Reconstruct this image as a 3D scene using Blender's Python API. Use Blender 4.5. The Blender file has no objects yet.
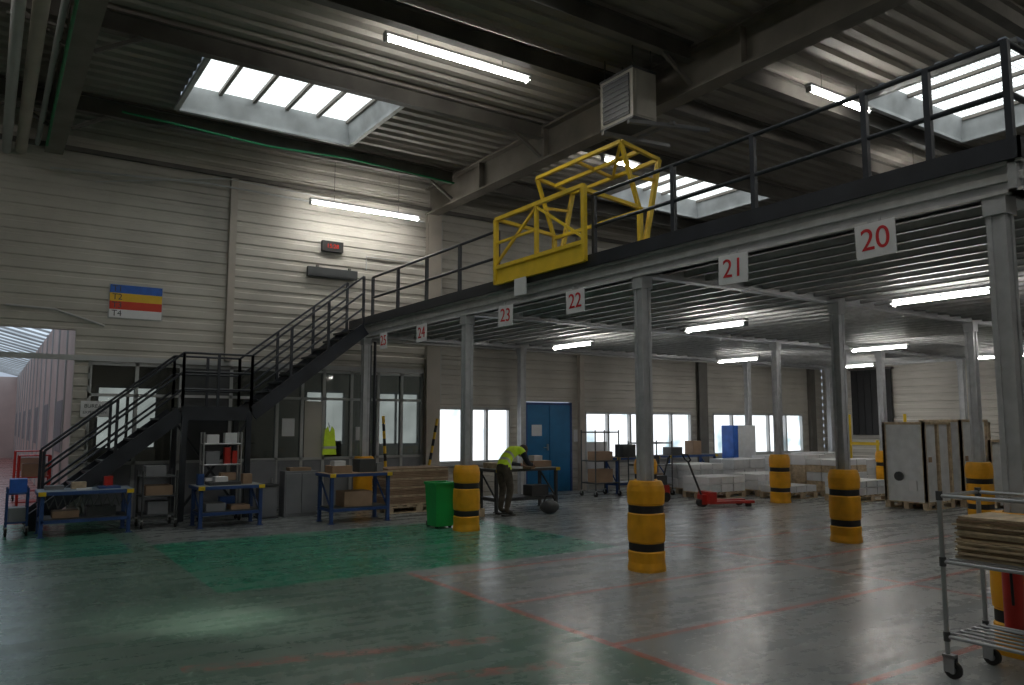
import bpy, bmesh, math, random
from mathutils import Vector, Matrix
random.seed(4)
sc=bpy.context.scene
try:
    sc.view_settings.view_transform='Standard'
    sc.view_settings.look='None'
except Exception: pass

# ---------------------------------------------------------------- materials
def nd(nt,t,**k):
    n=nt.nodes.new(t)
    for a,b in k.items(): setattr(n,a,b)
    return n
def mat(name,col,rough=.5,metal=0,var=.15,scale=6,bump=0,spec=.5,emit=None,es=1,col2=None,trans=0):
    m=bpy.data.materials.new(name); m.use_nodes=True
    nt=m.node_tree; p=nt.nodes['Principled BSDF']
    tc=nd(nt,'ShaderNodeTexCoord'); no=nd(nt,'ShaderNodeTexNoise')
    no.inputs['Scale'].default_value=scale; no.inputs['Detail'].default_value=5
    nt.links.new(tc.outputs['Object'],no.inputs['Vector'])
    mx=nd(nt,'ShaderNodeMix',data_type='RGBA')
    c2=col2 if col2 else tuple(c*(1-var*2) for c in col)
    mx.inputs[6].default_value=(*col,1); mx.inputs[7].default_value=(*c2,1)
    mr=nd(nt,'ShaderNodeMapRange'); mr.inputs[1].default_value=.35; mr.inputs[2].default_value=.7
    nt.links.new(no.outputs['Fac'],mr.inputs[0]); nt.links.new(mr.outputs[0],mx.inputs[0])
    nt.links.new(mx.outputs[2],p.inputs['Base Color'])
    p.inputs['Roughness'].default_value=rough; p.inputs['Metallic'].default_value=metal
    p.inputs['Specular IOR Level'].default_value=spec
    if trans: p.inputs['Transmission Weight'].default_value=trans
    if emit:
        p.inputs['Emission Color'].default_value=(*emit,1); p.inputs['Emission Strength'].default_value=es
    if bump:
        bn=nd(nt,'ShaderNodeBump'); bn.inputs['Strength'].default_value=bump; bn.inputs['Distance'].default_value=.02
        nt.links.new(no.outputs['Fac'],bn.inputs['Height']); nt.links.new(bn.outputs[0],p.inputs['Normal'])
    return m
def emis(name,col,s,var=.15,scale=1.2,col2=None,lo=.3,hi=.7):
    m=bpy.data.materials.new(name); m.use_nodes=True; nt=m.node_tree
    nt.nodes.remove(nt.nodes['Principled BSDF']); out=nt.nodes['Material Output']
    e=nd(nt,'ShaderNodeEmission'); tc=nd(nt,'ShaderNodeTexCoord'); no=nd(nt,'ShaderNodeTexNoise')
    no.inputs['Scale'].default_value=scale; nt.links.new(tc.outputs['Object'],no.inputs['Vector'])
    mr=nd(nt,'ShaderNodeMapRange'); mr.inputs[1].default_value=lo; mr.inputs[2].default_value=hi
    nt.links.new(no.outputs['Fac'],mr.inputs[0])
    mx=nd(nt,'ShaderNodeMix',data_type='RGBA')
    c2=col2 if col2 else [c*(1-var*2) for c in col]
    mx.inputs[6].default_value=(*col,1); mx.inputs[7].default_value=(*c2,1)
    nt.links.new(mr.outputs[0],mx.inputs[0]); nt.links.new(mx.outputs[2],e.inputs[0])
    e.inputs[1].default_value=s; nt.links.new(e.outputs[0],out.inputs[0]); return m

M=dict(
 siding=mat('siding_paint',(.57,.54,.485),.55,0,.14,.8),
 sidingr=mat('siding_paint_right',(.60,.57,.52),.55,0,.1,.8),
 roof=mat('roof_deck',(.38,.355,.315),.6,0,.12,1),
 steel=mat('dark_steel',(.15,.14,.125),.5,0,.2,2),
 beam=mat('painted_beam',(.24,.215,.185),.55,0,.15,2),
 post=mat('beige_post',(.50,.45,.39),.5,0,.1,2),
 galv=mat('galvanised_steel',(.50,.51,.53),.42,.2,.1,8),
 galvl=mat('galvanised_joist',(.62,.62,.62),.4,.15,.1,8),
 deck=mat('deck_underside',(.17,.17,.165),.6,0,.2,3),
 navy=mat('black_rail_paint',(.035,.040,.052),.35,0,.2,3),
 fascia=mat('black_toeboard',(.028,.032,.042),.4,0,.2,3),
 yellow=mat('yellow_paint',(.85,.58,.02),.45,0,.08,4),
 bumper=mat('yellow_plastic',(.92,.43,.010),.5,0,.12,5,.1),
 black=mat('black_strap',(.015,.015,.016),.6,0,.1,5),
 white=mat('white_card',(.82,.82,.84),.6,0,.04,4),
 red=mat('red_print',(.65,.02,.03),.5,0,.05,4),
 blue=mat('blue_frame',(.035,.09,.28),.4,0,.15,4),
 bluedoor=mat('blue_door_paint',(.02,.19,.42),.4,0,.1,3),
 benchtop=mat('bench_top',(.27,.36,.46),.45,0,.2,5),
 benchgrey=mat('bench_top_grey',(.30,.31,.31),.5,0,.2,5),
 wood=mat('wood',(.48,.33,.20),.65,0,.2,9),
 woodl=mat('pale_wood',(.66,.52,.35),.65,0,.2,12),
 card=mat('cardboard',(.40,.27,.18),.75,0,.15,4),
 grey=mat('grey_panel',(.24,.25,.27),.5,0,.1,3),
 lgrey=mat('heater_casing',(.42,.40,.35),.5,0,.1,3),
 dgrey=mat('dark_grey',(.07,.075,.08),.5,0,.1,3),
 green=mat('green_plastic',(.02,.45,.10),.4,0,.08,4),
 wblock=mat('film_wrap',(.76,.78,.80),.3,0,.08,6,.3),
 pink=mat('corridor_panel',(.62,.50,.46),.6,0,.1,1),
 frame=mat('white_frame',(.48,.49,.49),.45,0,.05,3),
 office=mat('office_wall',(.5,.48,.43),.7,0,.05,2),
 redp=mat('red_paint',(.55,.03,.02),.35,0,.1,5),
 alu=mat('well_white',(.64,.66,.67),.5,0,.2,2),
 chrome=mat('chrome_tube',(.5,.51,.53),.28,.7,.05,5),
 rubber=mat('rubber',(.02,.02,.02),.7,0,.1,5),
 pblue=mat('print_blue',(.03,.15,.62),.5), pyel=mat('print_yellow',(.85,.52,.03),.5,0,.04),
 pred=mat('print_red',(.68,.05,.02),.5,0,.04),
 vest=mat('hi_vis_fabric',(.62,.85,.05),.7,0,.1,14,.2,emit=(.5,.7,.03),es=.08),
 silver=mat('reflective_tape',(.6,.62,.62),.4,0,.05),
 sleeve=mat('navy_fabric',(.03,.035,.05),.8,0,.15,14,.2),
 trouser=mat('khaki_fabric',(.12,.10,.075),.85,0,.2,14,.2),
 skin=mat('skin',(.5,.28,.19),.55,0,.06,20),
 hair=mat('hair',(.05,.03,.02),.7,0,.2,60,.3),
 shoe=mat('shoe_leather',(.02,.018,.016),.5),
 cable=mat('green_cable',(.01,.26,.10),.5),
 sky=emis('skylight_polycarbonate',(.90,.96,.96),2.2,.15,2.5),
 slat=emis('skylight_polycarbonate_rib',(.86,.94,.92),.8,.12,3),
 win=emis('daylit_window_pane',(.92,.96,1.0),1.5,.25,1.6,col2=(.36,.50,.55),lo=.5,hi=.72),
 offwin=emis('office_window_pane',(.9,.93,.92),.9,.2,1.3),
 corr=emis('corridor_rooflight',(.72,.86,1.0),1.1,.25,.6),
 tube=emis('fluorescent_tube',(1.0,.975,.91),46,0),
 led=emis('red_led',(1,.05,.03),.6,0),
)
g=bpy.data.materials.new('office_glass'); g.use_nodes=True; nt=g.node_tree
out=nt.nodes['Material Output']; nt.nodes.remove(nt.nodes['Principled BSDF'])
tr=nd(nt,'ShaderNodeBsdfTransparent'); tr.inputs[0].default_value=(.6,.63,.62,1)
gl=nd(nt,'ShaderNodeBsdfGlossy'); gl.inputs['Roughness'].default_value=.03
mxs=nd(nt,'ShaderNodeMixShader'); fr=nd(nt,'ShaderNodeFresnel')
nt.links.new(fr.outputs[0],mxs.inputs[0]); nt.links.new(tr.outputs[0],mxs.inputs[1]); nt.links.new(gl.outputs[0],mxs.inputs[2])
nt.links.new(mxs.outputs[0],out.inputs[0]); M['glass']=g

def floor_mat():
    m=bpy.data.materials.new('painted_concrete_floor'); m.use_nodes=True; nt=m.node_tree
    p=nt.nodes['Principled BSDF']; L=nt.links
    geo=nd(nt,'ShaderNodeNewGeometry'); sp=nd(nt,'ShaderNodeSeparateXYZ'); L.new(geo.outputs['Position'],sp.inputs[0])
    def noise(s,d=4,rough=.6,sc=(1,1,1)):
        mp=nd(nt,'ShaderNodeMapping'); mp.inputs['Scale'].default_value=sc; L.new(geo.outputs['Position'],mp.inputs[0])
        n=nd(nt,'ShaderNodeTexNoise'); n.inputs['Scale'].default_value=s; n.inputs['Detail'].default_value=d
        n.inputs['Roughness'].default_value=rough; L.new(mp.outputs[0],n.inputs['Vector']); return n.outputs['Fac']
    def math_(op,a,b=None,c=None):
        n=nd(nt,'ShaderNodeMath',operation=op)
        for i,v in enumerate((a,b,c)):
            if v is None: continue
            if isinstance(v,(int,float)): n.inputs[i].default_value=v
            else: L.new(v,n.inputs[i])
        return n.outputs[0]
    def rng(v,a,b,lo=0,hi=1):
        n=nd(nt,'ShaderNodeMapRange'); L.new(v,n.inputs[0])
        for i,x in enumerate((a,b,lo,hi)): n.inputs[i+1].default_value=x
        return n.outputs[0]
    X,Y=sp.outputs[0],sp.outputs[1]
    def box(x0,x1,y0,y1):
        a=math_('MULTIPLY',math_('GREATER_THAN',X,x0),math_('LESS_THAN',X,x1))
        b=math_('MULTIPLY',math_('GREATER_THAN',Y,y0),math_('LESS_THAN',Y,y1))
        return math_('MULTIPLY',a,b)
    def mixc(f,a,b):
        n=nd(nt,'ShaderNodeMix',data_type='RGBA')
        if isinstance(f,(int,float)): n.inputs[0].default_value=f
        else: L.new(f,n.inputs[0])
        for i,v in ((6,a),(7,b)):
            if isinstance(v,tuple): n.inputs[i].default_value=(*v,1)
            else: L.new(v,n.inputs[i])
        return n.outputs[2]
    n1=noise(.7,6); n2=noise(6,7,.72); n3=noise(1.4,5,.6,(.25,2.5,1)); n4=noise(1.4,5,.6,(2.5,.25,1))
    grey=mixc(rng(n1,.35,.65),(.34,.36,.36),(.24,.26,.265))
    grn=mixc(rng(n1,.35,.65),(.14,.235,.185),(.095,.17,.135))
    col=mixc(box(-20,4.0,-20,15.4),grey,grn)
    wear=rng(n2,.42,.62,1,.6)
    col=mixc(math_('MULTIPLY',box(2.0,7.2,8.1,11.8),wear),col,(.025,.25,.15))
    col=mixc(math_('MULTIPLY',box(-20,1.7,11.2,15.4),wear),col,(.03,.22,.14))
    col=mixc(box(2.0,9,11.8,15.4),col,(.23,.25,.25))
    red=(.46,.12,.085)
    lines=[box(3.97,4.05,-5,8.0)]
    for y in (1.5,3.05,4.6,6.15,7.7): lines.append(box(4.05,12,y-.035,y+.035))
    lines.append(box(8.0,8.08,-5,8.0))
    sx=math_('GREATER_THAN',math_('FRACT',math_('MULTIPLY',math_('ADD',Y,math_('MULTIPLY',X,.25)),1.3)),.78)
    lines.append(math_('MULTIPLY',box(1.2,3.4,4.0,5.9),math_('MULTIPLY',sx,rng(n2,.45,.6,.1,.75))))
    acc=lines[0]
    for l in lines[1:]: acc=math_('MAXIMUM',acc,l)
    acc=math_('MULTIPLY',acc,rng(n2,.34,.56,.25,.9))
    ws=math_('MULTIPLY',math_('MAXIMUM',box(4.4,4.5,2,9),box(3.2,3.27,3.8,7)),rng(n2,.52,.6,0,.35))
    col=mixc(ws,col,(.5,.52,.5))
    col=mixc(box(-20,1.5,15.4,90),col,(.30,.09,.08))
    col=mixc(rng(n2,.52,.85,0,.3),col,(.1,.11,.11))
    col=mixc(rng(n3,.5,.75,0,.25),col,(.38,.41,.40))
    col=mixc(rng(n4,.52,.75,0,.25),col,(.09,.10,.10))
    col=mixc(acc,col,red)
    L.new(col,p.inputs['Base Color'])
    L.new(math_('ADD',rng(n2,.3,.7,.19,.28),rng(n3,.35,.7,0,.10)),p.inputs['Roughness'])
    p.inputs['Specular IOR Level'].default_value=.45
    b=nd(nt,'ShaderNodeBump'); b.inputs['Strength'].default_value=.06; b.inputs['Distance'].default_value=.01
    L.new(noise(3,4),b.inputs['Height']); L.new(b.outputs[0],p.inputs['Normal'])
    return m
M['floor']=floor_mat()

# ---------------------------------------------------------------- builder
class B:
    def __init__(s,name): s.n=name; s.bm=bmesh.new(); s.m=[]
    def mi(s,k):
        if k not in s.m: s.m.append(k)
        return s.m.index(k)
    def _add(s,vs,fs,k,smooth=False):
        i=s.mi(k); v=[s.bm.verts.new(p) for p in vs]
        for f in fs:
            try:
                fc=s.bm.faces.new([v[a] for a in f]); fc.material_index=i; fc.smooth=smooth
            except ValueError: pass
    def box(s,x0,x1,y0,y1,z0,z1,k,mx=None):
        vs=[Vector(p) for p in ((x0,y0,z0),(x1,y0,z0),(x1,y1,z0),(x0,y1,z0),(x0,y0,z1),(x1,y0,z1),(x1,y1,z1),(x0,y1,z1))]
        if mx: vs=[mx@v for v in vs]
        s._add(vs,[(3,2,1,0),(4,5,6,7),(0,1,5,4),(1,2,6,5),(2,3,7,6),(3,0,4,7)],k)
    def beam(s,p,q,w,h,k,up=(0,0,1)):
        p=Vector(p);q=Vector(q);d=(q-p).normalized();u=Vector(up)
        if abs(d.dot(u))>.98: u=Vector((1,0,0))
        a=d.cross(u).normalized()*w/2; b=a.cross(d).normalized()*h/2
        vs=[p-a-b,p+a-b,p+a+b,p-a+b,q-a-b,q+a-b,q+a+b,q-a+b]
        s._add(vs,[(3,2,1,0),(4,5,6,7),(0,1,5,4),(1,2,6,5),(2,3,7,6),(3,0,4,7)],k)
    def cyl(s,p,q,r,k,seg=12,r2=None):
        p=Vector(p);q=Vector(q);r2=r if r2 is None else r2
        d=(q-p).normalized();u=Vector((0,0,1)) if abs(d.z)<.9 else Vector((1,0,0))
        a=d.cross(u).normalized();b=a.cross(d).normalized()
        vs=[];fs=[]
        for j,(c,rr) in enumerate(((p,r),(q,r2))):
            for i in range(seg):
                t=2*math.pi*i/seg; vs.append(c+a*math.cos(t)*rr+b*math.sin(t)*rr)
        for i in range(seg): fs.append((i,(i+1)%seg,seg+(i+1)%seg,seg+i))
        s._add(vs,fs,k,True)
        s._add(vs[:seg],[tuple(range(seg))[::-1]],k); s._add(vs[seg:],[tuple(range(seg))],k)
    def tube(s,pts,r,k,seg=8):
        for a,b in zip(pts,pts[1:]): s.cyl(a,b,r,k,seg)
        for a in pts[1:-1]: s.ball(a,r*1.0,k,8,6)
    def ball(s,c,r,k,seg=16,rings=10,sc=(1,1,1),mx=None):
        vs=[];fs=[];c=Vector(c)
        for j in range(rings+1):
            ph=math.pi*j/rings
            for i in range(seg):
                t=2*math.pi*i/seg
                v=Vector((math.sin(ph)*math.cos(t)*r*sc[0],math.sin(ph)*math.sin(t)*r*sc[1],math.cos(ph)*r*sc[2]))
                if mx: v=mx@v
                vs.append(c+v)
        for j in range(rings):
            for i in range(seg): fs.append((j*seg+i,(j+1)*seg+i,(j+1)*seg+(i+1)%seg,j*seg+(i+1)%seg))
        s._add(vs,fs,k,True)
    def poly(s,pts,k): s._add([Vector(p) for p in pts],[tuple(range(len(pts)))],k)
    def lathe(s,c,prof,k,seg=28,sq=2.0):
        for (r0,z0,k0),(r1,z1,k1) in zip(prof,prof[1:]):
            vs=[]
            for r,z in ((r0,z0),(r1,z1)):
                for i in range(seg):
                    t=2*math.pi*i/seg; ct,st=math.cos(t),math.sin(t)
                    den=(abs(ct)**sq+abs(st)**sq)**(1/sq)
                    vs.append(Vector((c[0]+r*ct/den,c[1]+r*st/den,c[2]+z)))
            s._add(vs,[(i,(i+1)%seg,seg+(i+1)%seg,seg+i) for i in range(seg)],k1 or k,True)
    def text(s,t,size,mx,k,ext=.002):
        cu=bpy.data.curves.new('t','FONT'); cu.body=t; cu.size=size; cu.align_x='CENTER'; cu.align_y='CENTER'; cu.extrude=ext
        ob=bpy.data.objects.new('t',cu); bpy.context.collection.objects.link(ob)
        dg=bpy.context.evaluated_depsgraph_get(); me=bpy.data.meshes.new_from_object(ob.evaluated_get(dg))
        me.transform(mx); i=s.mi(k); n0=len(s.bm.faces)
        s.bm.from_mesh(me); s.bm.faces.ensure_lookup_table()
        for f in s.bm.faces[n0:]: f.material_index=i
        bpy.data.objects.remove(ob); bpy.data.meshes.remove(me)
    def done(s,bevel=0,weld=False):
        if weld: bmesh.ops.remove_doubles(s.bm,verts=s.bm.verts,dist=.0005)
        me=bpy.data.meshes.new(s.n)
        xs=[v.co for v in s.bm.verts]
        c=Vector(((min(v.x for v in xs)+max(v.x for v in xs))/2,(min(v.y for v in xs)+max(v.y for v in xs))/2,min(v.z for v in xs)))
        bmesh.ops.translate(s.bm,verts=s.bm.verts,vec=-c)
        s.bm.to_mesh(me); s.bm.free()
        for k in s.m: me.materials.append(M[k])
        o=bpy.data.objects.new(s.n,me); bpy.context.collection.objects.link(o); o.location=c
        if bevel:
            b=o.modifiers.new('bevel','BEVEL'); b.width=bevel; b.segments=2; b.limit_method='ANGLE'
        return o

def rot_at(x,y,z,ang): return Matrix.Translation((x,y,z))@Matrix.Rotation(ang,4,'Z')
Rface_mX=lambda x,y,z,roll=0: Matrix(((0,0,-1,x),(-1,0,0,y),(0,1,0,z),(0,0,0,1)))@Matrix.Rotation(roll,4,'Z')
Rface_mY=lambda x,y,z: Matrix(((1,0,0,x),(0,0,-1,y),(0,1,0,z),(0,0,0,1)))

WY=15.4; RX=22.5; CZ=7.05
f=B('floor'); f.box(-5,RX,-5,WY,-.1,0,'floor'); f.box(-5,24,WY,46,-.1,0,'floor'); f.done()

def ribs(b,u0,u1,z0,z1,plane,axis,k,per=.22,dep=.022):
    z=z0; pts=[(0,z0)]
    n=math.floor(z0/per)
    while True:
        zb=n*per
        for dz,d in ((0,0),(.02,dep),(.085,dep),(.105,0)):
            zz=zb+dz
            if z0<zz<z1: pts.append((d,zz))
        n+=1
        if zb>z1: break
    pts.append((pts[-1][0],z1)); pts[0]=(pts[1][0],z0)
    for (d0,a),(d1,c) in zip(pts,pts[1:]):
        if axis=='x': b.poly([(u0,plane+d0,a),(u1,plane+d0,a),(u1,plane+d1,c),(u0,plane+d1,c)],k)
        else: b.poly([(plane+d0,u0,a),(plane+d0,u1,a),(plane+d1,u1,c),(plane+d1,u0,c)],k)

openings=[(-2.2,1.25,0,3.27),(1.5,8.0,0,2.74),(8.4,10.3,.75,2.02),(10.75,12.2,0,2.18),(12.6,16.4,.75,1.95),(17.3,21.4,.75,1.95)]
w=B('wall_back')
cuts=sorted({-5,RX,*[o[0] for o in openings],*[o[1] for o in openings]})
for a,b_ in zip(cuts,cuts[1:]):
    op=[o for o in openings if o[0]<=a+1e-6 and o[1]>=b_-1e-6]
    if op:
        o=op[0]; segs=[(0,o[2]),(o[3],CZ+.2)]
    else: segs=[(0,CZ+.2)]
    for s0,s1 in segs:
        if s1-s0>.05:
            ribs(w,a,b_,s0,s1,WY,'x','siding'); w.box(a,b_,WY+.03,WY+.16,s0,s1,'siding')
w.done()
w=B('wall_right'); ribs(w,-5,WY,0,CZ+.2,RX,'y','sidingr'); w.box(RX+.03,RX+.15,-5,WY,0,CZ+.2,'sidingr'); w.done()
w=B('wall_left'); w.box(-5.15,-5,-5,WY,0,CZ+.2,'siding'); w.done()
w=B('wall_front'); w.box(-5,RX,-5.15,-5,0,CZ+.2,'siding'); w.done()

sky_holes=[(2.4,5.5,11.35,13.7),(11.7,15.0,11.35,13.7),(2.4,5.5,4.7,7.1),(11.7,15.0,4.7,7.1),(2.4,5.5,-2.1,-.3),(11.7,15.0,-2.1,-.3)]  # near-left and rear-row skylights are unseen, added for their light
c=B('ceiling')
def rprof(y0,y1,per=.30):
    n=math.floor(y0/per); pts=[]
    while n*per<y1+per:
        for dy,d in ((0,0),(.03,.06),(.15,.06),(.18,0)):
            yy=n*per+dy
            if y0<yy<y1: pts.append((yy,d))
        n+=1
    return [(y0,pts[0][1])]+pts+[(y1,pts[-1][1])]
ycuts=[-5,-2.1,-.3,4.7,7.1,11.35,13.7,WY+.1]
for a,b_ in zip(ycuts,ycuts[1:]):
    hs=sorted([h for h in sky_holes if h[2]==a])
    xs=[(-5,RX)]
    if hs: xs=[(-5,hs[0][0]),(hs[0][1],hs[1][0]),(hs[1][1],RX)]
    pr=rprof(a,b_)
    for x0,x1 in xs:
        for (p0,d0),(p1,d1) in zip(pr,pr[1:]):
            c.poly([(x0,p0,CZ+d0),(x0,p1,CZ+d1),(x1,p1,CZ+d1),(x1,p0,CZ+d0)],'roof')
        c.box(x0,x1,a,b_,CZ+.08,CZ+.14,'roof')
c.done()
for h in sky_holes:
    s=B('skylight'); x0,x1,y0,y1=h; zt=CZ+.30; i=.10
    lo=[(x0,y0,CZ-.12),(x1,y0,CZ-.12),(x1,y1,CZ-.12),(x0,y1,CZ-.12)]
    hi=[(x0+i,y0+i,zt),(x1-i,y0+i,zt),(x1-i,y1-i,zt),(x0+i,y1-i,zt)]
    for q in range(4): s.poly([lo[q],lo[(q+1)%4],hi[(q+1)%4],hi[q]],'alu')
    for (a,b_) in ((lo[0],lo[1]),(lo[1],lo[2]),(lo[2],lo[3]),(lo[3],lo[0])): s.beam(a,b_,.08,.05,'alu')
    s.box(x0+i,x1-i,y0+i,y1-i,zt,zt+.02,'sky')
    n=5
    for q in range(n+1):
        xx=x0+i+(x1-x0-2*i)*q/n; s.box(xx-.03,xx+.03,y0+i,y1-i,zt-.06,zt,'beam')
    for q in range(1,30):
        yy=y0+i+(y1-y0-2*i)*q/30; s.box(x0+i,x1-i,yy-.008,yy+.008,zt-.004,zt,'slat')
    s.done()

def ibeam(b,p,q,w,h,k,t=.03):
    p=Vector(p);q=Vector(q)
    b.beam(p+Vector((0,0,h/2-t/2)),q+Vector((0,0,h/2-t/2)),w,t,k); b.beam(p-Vector((0,0,h/2-t/2)),q-Vector((0,0,h/2-t/2)),w,t,k)
    b.beam(p,q,t*.7,h-2*t,k)
for X in (.75,8.15,16.8):
    r=B('roof_main_beam'); ibeam(r,(X,-5,6.64),(X,WY,6.64),.28,.62,'beam',.04)
    for yy in [2.1+2.2*i for i in range(-3,6)]: r.box(X-.13,X+.13,yy-.01,yy+.01,6.36,6.92,'beam')
    r.done()
for Y in [-4.5,-2.3,-.1,2.1,4.35,8.72,10.95,14.15,7.35]:
    p=B('roof_purlin')
    for x0,x1 in ((-5,.6),(.9,8.0),(8.3,16.65),(16.95,RX)): ibeam(p,(x0,Y,6.86),(x1,Y,6.86),.14,.28,'steel',.018)
    for X in (.75,8.15,16.8):
        for sgn in (-1,1): p.beam((X+sgn*.75,Y,6.76),(X+sgn*.16,Y,6.40),.05,.05,'steel')
    p.done()

for X,wd in ((3.8,.13),(12.42,.14)):
    p=B('wall_post'); p.box(X-wd/2,X+wd/2,WY-.12,WY-.01,2.84 if X<8 else 0,6.4,'post'); p.done()
for X,k in ((8.2,'post'),(16.8,'steel')):
    p=B('wall_column'); p.box(X-.17,X+.17,WY-.03,WY-.01,0,6.33,k); p.box(X-.17,X+.17,WY-.13,WY-.11,0,6.33,k); p.box(X-.02,X+.02,WY-.11,WY-.03,0,6.33,k)
    p.done()
p=B('wall_column'); p.box(21.7,21.95,WY-.13,WY-.01,0,6.4,'steel'); p.done()
t=B('trim_1'); t.box(-5,8.0,WY-.05,WY-.005,2.74,2.83,'frame'); t.done()
t=B('trim_2'); t.box(-5,RX,WY-.07,WY-.005,6.42,6.50,'steel'); t.done()
t=B('cable_conduit')
t.tube([(.7,WY-.16,6.02),(3.3,WY-.16,6.2),(7.9,WY-.16,6.12)],.02,'frame'); t.tube([(1.4,WY-.15,5.9),(3.6,WY-.15,6.35),(6,WY-.15,6.3)],.012,'frame')
t.done()
t=B('cable_conduit'); t.tube([(6.6,WY-.03,4.9),(6.6,WY-.03,5.2),(7.95,WY-.03,5.2)],.012,'frame'); t.done()
t=B('cable_conduit'); t.tube([(.2,WY-.04,3.62),(.9,WY-.04,3.6),(1.5,WY-.04,3.42),(1.68,WY-.04,3.36)],.02,'frame'); t.done()
t=B('cable_conduit'); t.tube([(8.42,WY-.03,2.1),(8.42,WY-.03,6.2)],.02,'frame'); t.done()
t=B('ceiling_pipes')
for X,Z,R in ((.06,6.25,.07),(.27,6.3,.085),(.5,6.45,.04)):
    t.cyl((X,-5,Z),(X,WY-.02,Z),R,'frame' if R<.08 else 'post',12)
for yy in (0,4.1,8.5,10.7,13.9): t.box(-.05,.58,yy-.02,yy+.02,6.5,6.54,'steel'); t.box(.1,.14,yy-.02,yy+.02,6.5,7.04,'steel')
t.done()
t=B('green_cable')
t.tube([(.58,0,6.28),(.58,8,6.26),(.6,12,6.28),(.62,14.9,6.3)],.022,'cable')
t.done()
t=B('green_cable')
t.tube([(1.6,13.85,6.75),(2.4,13.85,6.72),(4,13.85,6.65),(5.6,13.85,6.72),(7.9,13.9,6.66)],.02,'cable')
t.done()

def tubelight(p0,p1,ceil,k=1):
    b=B('fluorescent_light'); p0=Vector(p0);p1=Vector(p1); d=(p1-p0).normalized()
    up=Vector((0,0,1))
    b.beam(p0+up*.07-d*.03,p1+up*.07+d*.03,.10,.04,'frame')
    s=Vector((-d.y,d.x,0))
    for q in (-.025,.025): b.cyl(p0+s*q,p1+s*q,.016,'tube',8)
    for e in (p0,p1): b.beam(e-d*.03,e+d*.01,.08,.08,'frame')
    for f_ in (.2,.8):
        c_=p0.lerp(p1,f_); b.cyl(c_+up*.09,(c_.x,c_.y,ceil),.006,'steel',6)
    b.done()
tubelight((4.12,9.08,6.7),(6.41,9.08,6.7),CZ-.01)
tubelight((5.13,14.72,6.0),(7.5,14.72,6.0),CZ-.01)
tubelight((10.04,6.88,6.66),(11.58,6.88,6.66),CZ-.01)
tubelight((9.6,11.1,6.7),(10.5,11.1,6.7),CZ-.01)
tubelight((14.8,8.0,6.6),(15.6,8.0,6.6),CZ-.01)
for x,y in ((3,2.5),(11,2.6),(3,-1.2),(10,-1.2),(-2.5,3),(-2.5,9),(18.5,3),(18.5,9.3)): tubelight((x,y,6.7),(x+1.9,y,6.7),CZ-.01)  # extra fittings out of view, added to brighten the hall
for x,ys in ((10.02,(12.0,8.2,4.5)),(15.85,(12.6,8.8,5.0)),(20.2,(12.2,8.4))):
    for y in ys: tubelight((x,y,3.24),(x,y+1.25,3.24),3.355)

h=B('unit_heater')
h.box(7.35,7.8,7.85,8.55,5.95,6.7,'lgrey')
h.box(7.335,7.35,7.92,8.48,6.02,6.63,'dgrey')
for i in range(8): h.beam((7.33,7.92,6.06+i*.077),(7.33,8.48,6.06+i*.077),.02,.012,'grey')
h.box(7.40,7.75,7.835,7.85,6.0,6.65,'lgrey'); h.box(7.34,7.81,7.84,8.56,6.68,6.71,'dgrey'); h.box(7.34,7.81,7.84,8.56,5.94,5.97,'dgrey')
for x in (7.4,7.75):
    for y in (7.9,8.5): h.cyl((x,y,6.7),(x,y,CZ-.01),.012,'steel',6)
h.beam((7.3,7.9,5.89),(8.5,7.5,5.89),.07,.05,'grey'); h.beam((7.3,8.45,5.89),(8.5,8.3,5.89),.07,.05,'grey'); h.beam((7.9,7.6,5.91),(7.9,8.5,5.91),.05,.04,'grey')
h.done()

# ---------------------------------------------------------------- mezzanine
CX=[6.33,10.15,14.0,17.95,21.8]; CY=[2.75,6.66,10.67,14.67]
m=B('mezzanine_platform')
for x in CX:
    for y in CY:
        s=.07; m.box(x-s+.012,x+s-.012,y-s+.012,y+s-.012,0.01,3.37,'galv')
        for sx in (-1,1):
            for sy in (-1,1): m.box(x+sx*s-(.04 if sx>0 else 0),x+sx*s+(.04 if sx<0 else 0),y+sy*s-(.04 if sy>0 else 0),y+sy*s+(.04 if sy<0 else 0),0.01,3.37,'galv')
        m.box(x-.13,x+.13,y-.13,y+.13,0,.015,'galv'); m.box(x-.085,x+.085,y-.085,y+.085,3.22,3.38,'galv')
Y0,Y1,X0,X1=2.55,15.25,6.22,22.2
for y in CY: ibeam(m,(X0+.1,y,3.47),(X1,y,3.47),.12,.2,'galv',.012)
for x,s in ((X0+.1,-1),(X1-.1,1)):
    m.box(x-.03,x+.03,Y0,Y1,3.36,3.62,'galv'); m.box(x-.09,x+.03,Y0,Y1,3.58,3.62,'galvl'); m.box(x-.09,x+.03,Y0,Y1,3.36,3.385,'galvl'); m.box(x-.06,x+.03,Y0,Y1,3.46,3.52,'galvl')
for y in (Y0+.05,Y1-.05):
    m.box(X0,X1,y-.03,y+.03,3.36,3.62,'galv'); m.box(X0,X1,y-.07,y+.03,3.58,3.62,'galvl'); m.box(X0,X1,y-.07,y+.03,3.36,3.385,'galvl')
x=X0+.45
while x<X1-.2:
    m.box(x-.006,x+.006,Y0+.1,Y1-.1,3.43,3.62,'galvl'); m.box(x-.006,x+.06,Y0+.1,Y1-.1,3.43,3.442,'galvl'); x+=.37
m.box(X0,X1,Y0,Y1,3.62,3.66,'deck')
m.box(X0-.03,X0-.01,Y0-.03,Y1,3.60,3.76,'fascia'); m.box(X0-.03,X1,Y0-.03,Y0-.01,3.60,3.76,'fascia')
m.done()

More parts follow.
